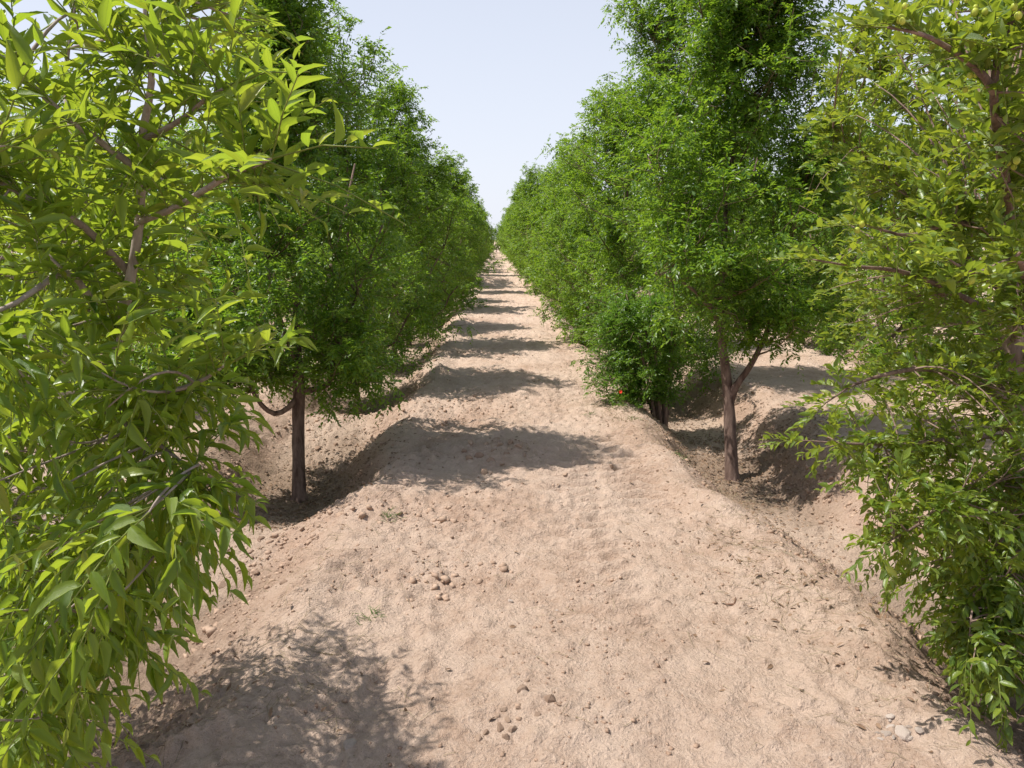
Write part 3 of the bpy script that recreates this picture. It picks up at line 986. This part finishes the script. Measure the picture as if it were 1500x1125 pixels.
while len(fill) < 540:
    py = r.uniform(-60, 1040) ** 1.0
    e = np.interp(py, EY, EX) + 12
    px = e + (1640 - e) * r.uniform(0, 1) ** 1.1
    a = np.clip((px - 1180) / 320, 0, 1)
    top = np.clip((520 - py) / 300, 0, 1)
    zl = 3.0 - a * (1.35 * top + .75 * (1 - top))
    zh = 3.9 - a * .5 * top
    if py > 650: zh = 3.3; zl = 2.3
    p_ = at(px, py, r.uniform(zl, zh) if a < .9 or r.uniform() > .3 else r.uniform(zl, zl + .6))
    if p_[2] < gz(p_[0], p_[1]) + .06: continue
    fill.append(p_)
for _ in range(60):
    th = r.uniform(0, 6.28); rr = 1.0 * math.sqrt(r.uniform(0, 1)); hh = r.uniform(2.4, 4.0)
    fill.append(np.array([tx + .35 + math.cos(th) * rr * .8, ty + math.sin(th) * rr, g0 + hh]))
droopR = lambda q: float(np.clip((.8 - q[2]) / .6, 0, .3))
P, D = near_tree(R0, 302, trunk, stems, fill, .043, .40, M['leaf_right'], droopf=droopR, bark='bark', nl=11, spl=.15, tidy=.42, name_up=False)
tag(R0, 'small-leaved jujube tree with green fruit filling the right edge of the view', 'tree', GR)
# unripe fruit hanging by the leaf bases
rel = P - CAMP; zc = rel @ FWD
px = CX + FPX * (rel @ RIGHT) / np.maximum(zc, .05); py = CY - FPX * (rel @ UPV) / np.maximum(zc, .05)
cand = np.where((px > 1180) & (px < 1500) & (py > 0) & (py < 620) & (zc < 2.3) & (zc > .9))[0]
cand = r.choice(cand, 60, replace=False)


def ico(sub):
    import bmesh
    bm = bmesh.new(); bmesh.ops.create_icosphere(bm, subdivisions=sub, radius=1)
    v = np.array([q.co[:] for q in bm.verts]); f_ = np.array([[w.index for w in q.verts] for q in bm.faces]); bm.free()
    return v, f_


iv, if_ = ico(2)
fm = fast_mesh('fruit', iv * np.array([.0068, .0068, .0086]), [if_], smooth=True)
o = np.array(R0.location)
for i in cand:
    for q in range(int(r.integers(1, 4))):
        fr = mesh_obj('fruit', fm, M['fruit'], R0)
        fr.location = P[i] - o + r.normal(0, .011, 3) - [0, 0, .008]
        s = r.uniform(.8, 1.25); fr.scale = (s, s, s)
        fr.rotation_euler = tuple(r.uniform(-.6, .6, 3))

# ------------------------------------------------------------------ pomegranate bush
bx, by = 1.36, 7.15
pb = empty('pomegranate_bush', (bx + .25, by, gz(bx + .25, by)))
po = np.array(pb.location)
pw = np.array([bx, by, 0.0]) - po      # the crest of the bank beside it
r = np.random.default_rng(91)
SP = []; SD = []; lines = []
for i in range(7):
    th = i * .9; a = np.array([math.cos(th) * .05, math.sin(th) * .05, -.04])
    e = np.array([-.15 + math.cos(th) * .28, math.sin(th) * .25, 1.15 + r.uniform(-.2, .2)])
    c = bez(a, (a + e) / 2 + [0, 0, .15], e, 7)
    mesh_obj('stem', tubes_mesh('stem', [(c, np.linspace(.018, .006, 7))], 6, rough=.08), M['bark'], pb)
    lines_n = c if i == 0 else np.vstack([lines_n, c])
for _ in range(330):
    th = r.uniform(0, 6.28); u = r.uniform(0, 1)
    rr = .64 * math.sqrt(r.uniform(.1, 1)) * (.85 + .3 * math.sin(th * 3))
    tip = pw + np.array([math.cos(th) * rr, math.sin(th) * rr * .75, .05 + u * 1.0])
    a = lines_n[np.argmin(np.linalg.norm(lines_n - tip, axis=1) + .8 * np.maximum(0, lines_n[:, 2] - tip[2]))]
    c = bez(a, (a + tip) / 2 + [0, 0, .08], tip, 5)
    lines.append((c, np.linspace(.005, .002, 5)))
    for t in np.linspace(.3, 1, 12):
        j = t * 4; j0 = min(int(j), 3)
        SP.append(c[j0] + (c[j0 + 1] - c[j0]) * (j - j0)); SD.append(norm(norm(tip - a) * .4 + r.normal(0, .8, 3) + [0, 0, .15]))
SP = np.array(SP); SD = np.array(SD)
P, D, N, L, W, cur = spray_leaves(r, SP, SD, .12 * r.uniform(.6, 1.2, len(SP)), 9, .034, .40, droop=.1)
ok = P[:, 2] + po[2] > ground_h(P[:, 0] + po[0], P[:, 1] + po[1]) + .02
mesh_obj('branches', tubes_mesh('branches', lines, 4), M['twig'], pb)['kind'] = 'stuff'
mesh_obj('foliage', leaves_mesh('foliage', TL, P[ok], D[ok], N[ok], L[ok], W[ok]), M['leaf_pome'], pb)['kind'] = 'stuff'
# one open red flower near the ground, facing the track
fp = at(909, 574, 6.72)
V = []; 
fl_d = norm(CAMP - fp + np.array([0, 0, 1.0]))
a = norm(np.cross(fl_d, [0, 0, 1.0])); b2 = np.cross(fl_d, a)
ang = np.arange(6) / 6 * 2 * np.pi
PD = fl_d[None] * .5 + a[None] * np.cos(ang)[:, None] + b2[None] * np.sin(ang)[:, None]
flm = leaves_mesh('flower', TH, np.tile(fp - np.array(pb.location), (6, 1)), PD, np.tile(fl_d, (6, 1)), np.full(6, .019), np.full(6, .018), uv=True)
mesh_obj('flower', flm, M['petal'], pb)
tag(pb, 'low pomegranate bush with one red flower at the foot of the right row', 'shrub')

# ------------------------------------------------------------------ clods, stones and litter
iv2, if2 = ico(3)


def clod_mesh(seed, flat=.7, n=26):
    """an angular broken lump: the hull of scattered points, edges a little worn"""
    import bmesh
    r = np.random.default_rng(seed)
    p_ = norm(r.normal(0, 1, (n, 3))) * r.uniform(.62, 1.05, (n, 1)) * np.array([1, r.uniform(.6, .9), flat])
    bm = bmesh.new()
    for q in p_: bm.verts.new(q)
    g_ = bmesh.ops.convex_hull(bm, input=bm.verts)
    bmesh.ops.delete(bm, geom=[v for v in bm.verts if not v.link_faces], context='VERTS')
    bmesh.ops.bevel(bm, geom=list(bm.edges), offset=.035, segments=1, affect='EDGES')
    bmesh.ops.triangulate(bm, faces=bm.faces[:])
    me = bpy.data.meshes.new('clod'); bm.to_mesh(me); bm.free()
    return me


clods = [clod_mesh(i, n=16 + i * 3) for i in range(8)]
pale = [clod_mesh(20 + i, .55) for i in range(2)]
for c in clods: c.materials.append(M['clod'])
for c in pale: c.materials.append(M['clod_pale'])
r = np.random.default_rng(17)


def put_clod(px, py, s, label, group, meshes=clods, name='soil_clod', cat='clod'):
    q = ground_at(px, py)
    c = bpy.data.objects.new(name, meshes[int(r.integers(0, len(meshes)))]); coll.objects.link(c)
    c.location = (q[0], q[1], gz(q[0], q[1]) + s * .04)
    c.scale = (s, s, s); c.rotation_euler = (r.uniform(-.4, .4), r.uniform(-.4, .4), r.uniform(0, 6.28))
    tag(c, label, cat, group)
    return c


def cluster(spots, text, group, meshes=clods, name='soil_clod', cat='clod'):
    """clods told apart by their place, counted from the left"""
    for n_, (px, py, s_) in enumerate(sorted(spots)):
        big = s_ >= sorted([q[2] for q in spots])[-3]
        put_clod(px, py, s_, f"{'large ' if big else ''}{text}, {ORDW[n_]} from the left", group, meshes, name, cat)


cluster([(733, 663, .050), (748, 661, .045), (760, 668, .040), (700, 672, .055), (718, 678, .060), (741, 674, .036), (690, 660, .038), (755, 658, .03), (775, 666, .035),
         (727, 655, .03), (708, 690, .045), (687, 676, .035), (768, 672, .028), (736, 682, .028), (790, 672, .024), (680, 668, .03), (724, 670, .04), (712, 662, .034), (746, 668, .032)],
        'reddish clod in the shaded heap', 'clods heaped on the track in the tree shade')
cluster([(765, 1020, .030), (738, 1042, .018), (743, 1056, .022), (732, 1066, .024), (750, 1072, .022), (741, 1082, .018), (806, 1030, .026), (702, 1078, .020), (730, 1050, .014),
         (712, 1070, .016), (760, 1044, .014), (788, 1052, .016), (772, 1002, .014), (820, 1040, .013)],
        'pale clod in the cluster at the track bottom', 'clods clustered on the track near the camera')
put_clod(512, 1088, .030, 'grey stone lying alone in the near left shadow', 'stones', pale, 'stone', 'stone')
put_clod(748, 878, .018, 'flat white stone lying alone mid track', 'stones', pale, 'stone', 'stone')
put_clod(815, 892, .012, 'small white stone right of the flat white one', 'stones', pale, 'stone', 'stone')
put_clod(862, 700, .028, 'lone brown clod right of the tree shadow on the track', 'single clods on the track')
put_clod(828, 697, .022, 'lone brown clod beside the tip of the tree shadow', 'single clods on the track')
put_clod(895, 683, .026, 'lone brown clod near the right crest of the track', 'single clods on the track')
put_clod(326, 856, .036, 'dark clod on the left furrow bank', 'single clods on the track')
put_clod(264, 905, .026, 'dark red clod at the foot of the left bank', 'single clods on the track')
sp = []
for _ in range(24):
    px = r.normal(505, 34); py = r.normal(655, 22) - (px - 500) * .25
    sp.append((px, py, .016 + .034 * r.uniform() ** 2))
cluster(sp, 'orange clod between the first left trees', 'clods in the left furrow between the first two trees')
sp = []
for _ in range(20):
    px = r.normal(380, 45); py = r.normal(845, 40) - (px - 350) * .3
    sp.append((px, py, .009 + .024 * r.uniform() ** 2))
cluster(sp, 'red brown clod on the near left bank', 'clods scattered on the left furrow bank')
sp = []
for _ in range(22):
    t = r.uniform(0, 1); px = 1120 + 330 * t + r.normal(0, 30); py = 760 + 300 * t + r.normal(0, 26)
    sp.append((px, py, .008 + .024 * r.uniform() ** 2))
cluster(sp, 'small clod on the near right edge', 'clods on the right crest of the track')
sp = [(1322, 1080, .034)]
for _ in range(13):
    sp.append((1318 + r.normal(0, 22), 1080 + r.normal(0, 15), r.uniform(.008, .020)))
cluster(sp, 'whitish salty lump at the bottom right', 'whitish lumps at the right edge', pale)

# crumbs and pebbles nobody could count
cube_v = np.array([[-1, -1, -1], [1, -1, -1], [1, 1, -1], [-1, 1, -1], [-1, -1, 1], [1, -1, 1], [1, 1, 1], [-1, 1, 1]]) * .8
if1 = np.array([[0, 2, 1], [0, 3, 2], [4, 5, 6], [4, 6, 7], [0, 1, 5], [0, 5, 4], [1, 2, 6], [1, 6, 5], [2, 3, 7], [2, 7, 6], [3, 0, 4], [3, 4, 7]])


def scatter_stones(n, xf, yf, smin, smax, name, mat, label, pw=2.5):
    x = xf(n); y = yf(n)
    z = ground_h(x, y)
    s = smin + (smax - smin) * r.uniform(0, 1, n) ** pw
    v = cube_v[None] * r.uniform(.45, 1.05, (n, 8, 1)) + r.uniform(-.22, .22, (n, 8, 3))
    th = r.uniform(0, 6.28, n); c, s_ = np.cos(th), np.sin(th)
    v = np.stack([v[..., 0] * c[:, None] - v[..., 1] * s_[:, None] * .8, v[..., 0] * s_[:, None] + v[..., 1] * c[:, None] * .8, v[..., 2] * .65], -1)
    v = v * s[:, None, None] + np.stack([x, y, z + s * .1], -1)[:, None]
    f_ = (if1[None] + (np.arange(n) * 8)[:, None, None]).reshape(-1, 3)
    o = mesh_obj(name, fast_mesh(name, v.reshape(-1, 3), [f_]), mat)
    tag(o, label, kind='stuff')


def patchy(n, x0, x1, y0, y1, seed, thr, pwr=1.0):
    X_ = []; Y_ = []
    while len(X_) < n:
        x = r.uniform(x0, x1, 4 * n); y = y0 + (y1 - y0) * r.uniform(0, 1, 4 * n) ** pwr
        _, t, bk_, dm_ = profile(x, y)
        m = noise(x * 1.6, y * 1.6, seed) + .9 * bk_ + dm_ > thr + r.uniform(-.3, .3, 4 * n)
        X_ += list(x[m]); Y_ += list(y[m])
    return np.array(X_[:n]), np.array(Y_[:n])


a = patchy(13000, -2.4, 2.6, 1.7, 8, 61, .15, 1.7)
scatter_stones(13000, lambda n: a[0], lambda n: a[1], .0016, .0130, 'pebbles', M['clod'], 'loose crumbs of dry soil strewn over the track', 4.0)
a = patchy(3500, -2.6, 3.0, 3.0, 18, 62, .75, 1.4)
scatter_stones(3500, lambda n: a[0], lambda n: a[1], .008, .030, 'clod_rubble', M['clod'], 'small clods strewn over the furrow banks', 3.0)

# fallen dry leaves under the trees and on the furrow floor
def litter(n, cx, cy_, sx, sy):
    x = r.normal(cx, sx, n); y = r.normal(cy_, sy, n)
    return np.stack([x, y, ground_h(x, y) + .004], -1)


LP = np.concatenate([litter(2300, -1.45, 5.6, .34, .6), litter(3000, 2.15, 6.2, .42, .7), litter(900, -1.6, 8.5, .4, .9), litter(1500, 2.0, 8.6, .5, .9), litter(160, -1.35, 2.5, .3, .25),
                     litter(260, 1.95, 3.3, .3, .6), litter(900, -1.55, 14, .35, 3.5), litter(900, 1.9, 14, .35, 3.5), litter(500, 5.0, 9, .8, 2), litter(220, 1.35, 3.6, .22, .8), litter(200, 0, 4.5, .9, 1.6)])
n = len(LP)
D_ = r.normal(0, 1, (n, 3)) * [1, 1, .25]; N_ = np.array([0, 0, 1.0]) + r.normal(0, .35, (n, 3))
lt = mesh_obj('leaf_litter', leaves_mesh('leaf_litter', TM_, LP, D_, N_, r.uniform(.018, .042, n), r.uniform(.008, .016, n)), M['litter'])
tag(lt, 'fallen dry brown leaves lying in the furrows under the trees', kind='stuff')


# straw and fine dead twigs
def straws(n, P0, lmin, lmax, lift, rad, name, mat, label, upr=0.0):
    lines = []
    for q in P0:
        d = r.normal(0, 1, 3) * [1, 1, .12]; d = d / np.linalg.norm(d); d[2] = abs(d[2]) + upr * r.uniform(.4, 1.2); d /= np.linalg.norm(d)
        l = r.uniform(lmin, lmax)
        m = q + d * l * .5 + r.normal(0, .06 * l, 3); e = q + d * l + [0, 0, -.25 * l * upr]
        if not upr:
            m[2] = max(m[2], q[2]); e[2] = ground_h(np.array([e[0]]), np.array([e[1]]))[0] + lift
        lines.append((np.array([q, m, e]), np.array([rad, rad * .9, rad * .5])))
    o = mesh_obj(name, tubes_mesh(name, lines, 3), mat)
    tag(o, label, kind='stuff')


straws(0, np.concatenate([litter(160, -1.0, 2.5, .4, .25), litter(160, 1.75, 3.0, .35, .7), litter(110, -1.5, 5.4, .4, .6), litter(110, 2.1, 6.2, .4, .6), litter(90, 0, 3, .8, 1), litter(260, 1.35, 3.5, .16, .7), litter(120, -.95, 3.2, .2, .6)]), .04, .13, .003, .0011,
       'straw', M['straw'], 'bits of straw and dead twig lying on the soil')
straws(0, np.concatenate([litter(420, 1.15, 6.9, .12, .5), litter(260, 1.85, 5.5, .3, .25), litter(420, -1.35, 9.6, .3, .6), litter(260, .85, 27.0, .9, .3), litter(300, 1.3, 9.5, .12, 1.2)]), .03, .09, .003, .0012,
       'dry_grass', M['straw'], 'short dry grass along the furrow edges', upr=.9)
straws(0, np.concatenate([litter(40, -.62, 4.15, .03, .03), litter(30, 1.18, 6.35, .05, .05), litter(26, 1.35, 5.35, .04, .04), litter(30, -.55, 3.0, .03, .03), litter(24, .82, 6.7, .03, .03),
                          litter(160, -1.1, 9.3, .15, .4), litter(120, .5, 26.9, .5, .2)]), .02, .06, .003, .0014,
       'weeds', M['weed'], 'tiny green weeds sprouting from the soil', upr=.9)

# the dead stick on the right of the track
q = ground_at(1075, 889)
st = empty('dead_stick', tuple(q))
a0 = np.array([-.035, .012, .008]); a1 = np.array([.0, .0, .012]); a2 = np.array([.032, -.022, .004])
mesh_obj('stem', tubes_mesh('stem', [(np.array([a0, a1, a2]), np.array([.003, .005, .006]))], 7, rough=.1), M['dead_stick'], st)
mesh_obj('side_shoot', tubes_mesh('side_shoot', [(np.array([a1, a1 + [.008, .002, .022], a1 + [.006, .004, .034]]), np.array([.004, .003, .0015]))], 6), M['dead_stick'], st)
tag(st, 'short dead stick with a snapped side shoot lying on the track', 'stick')
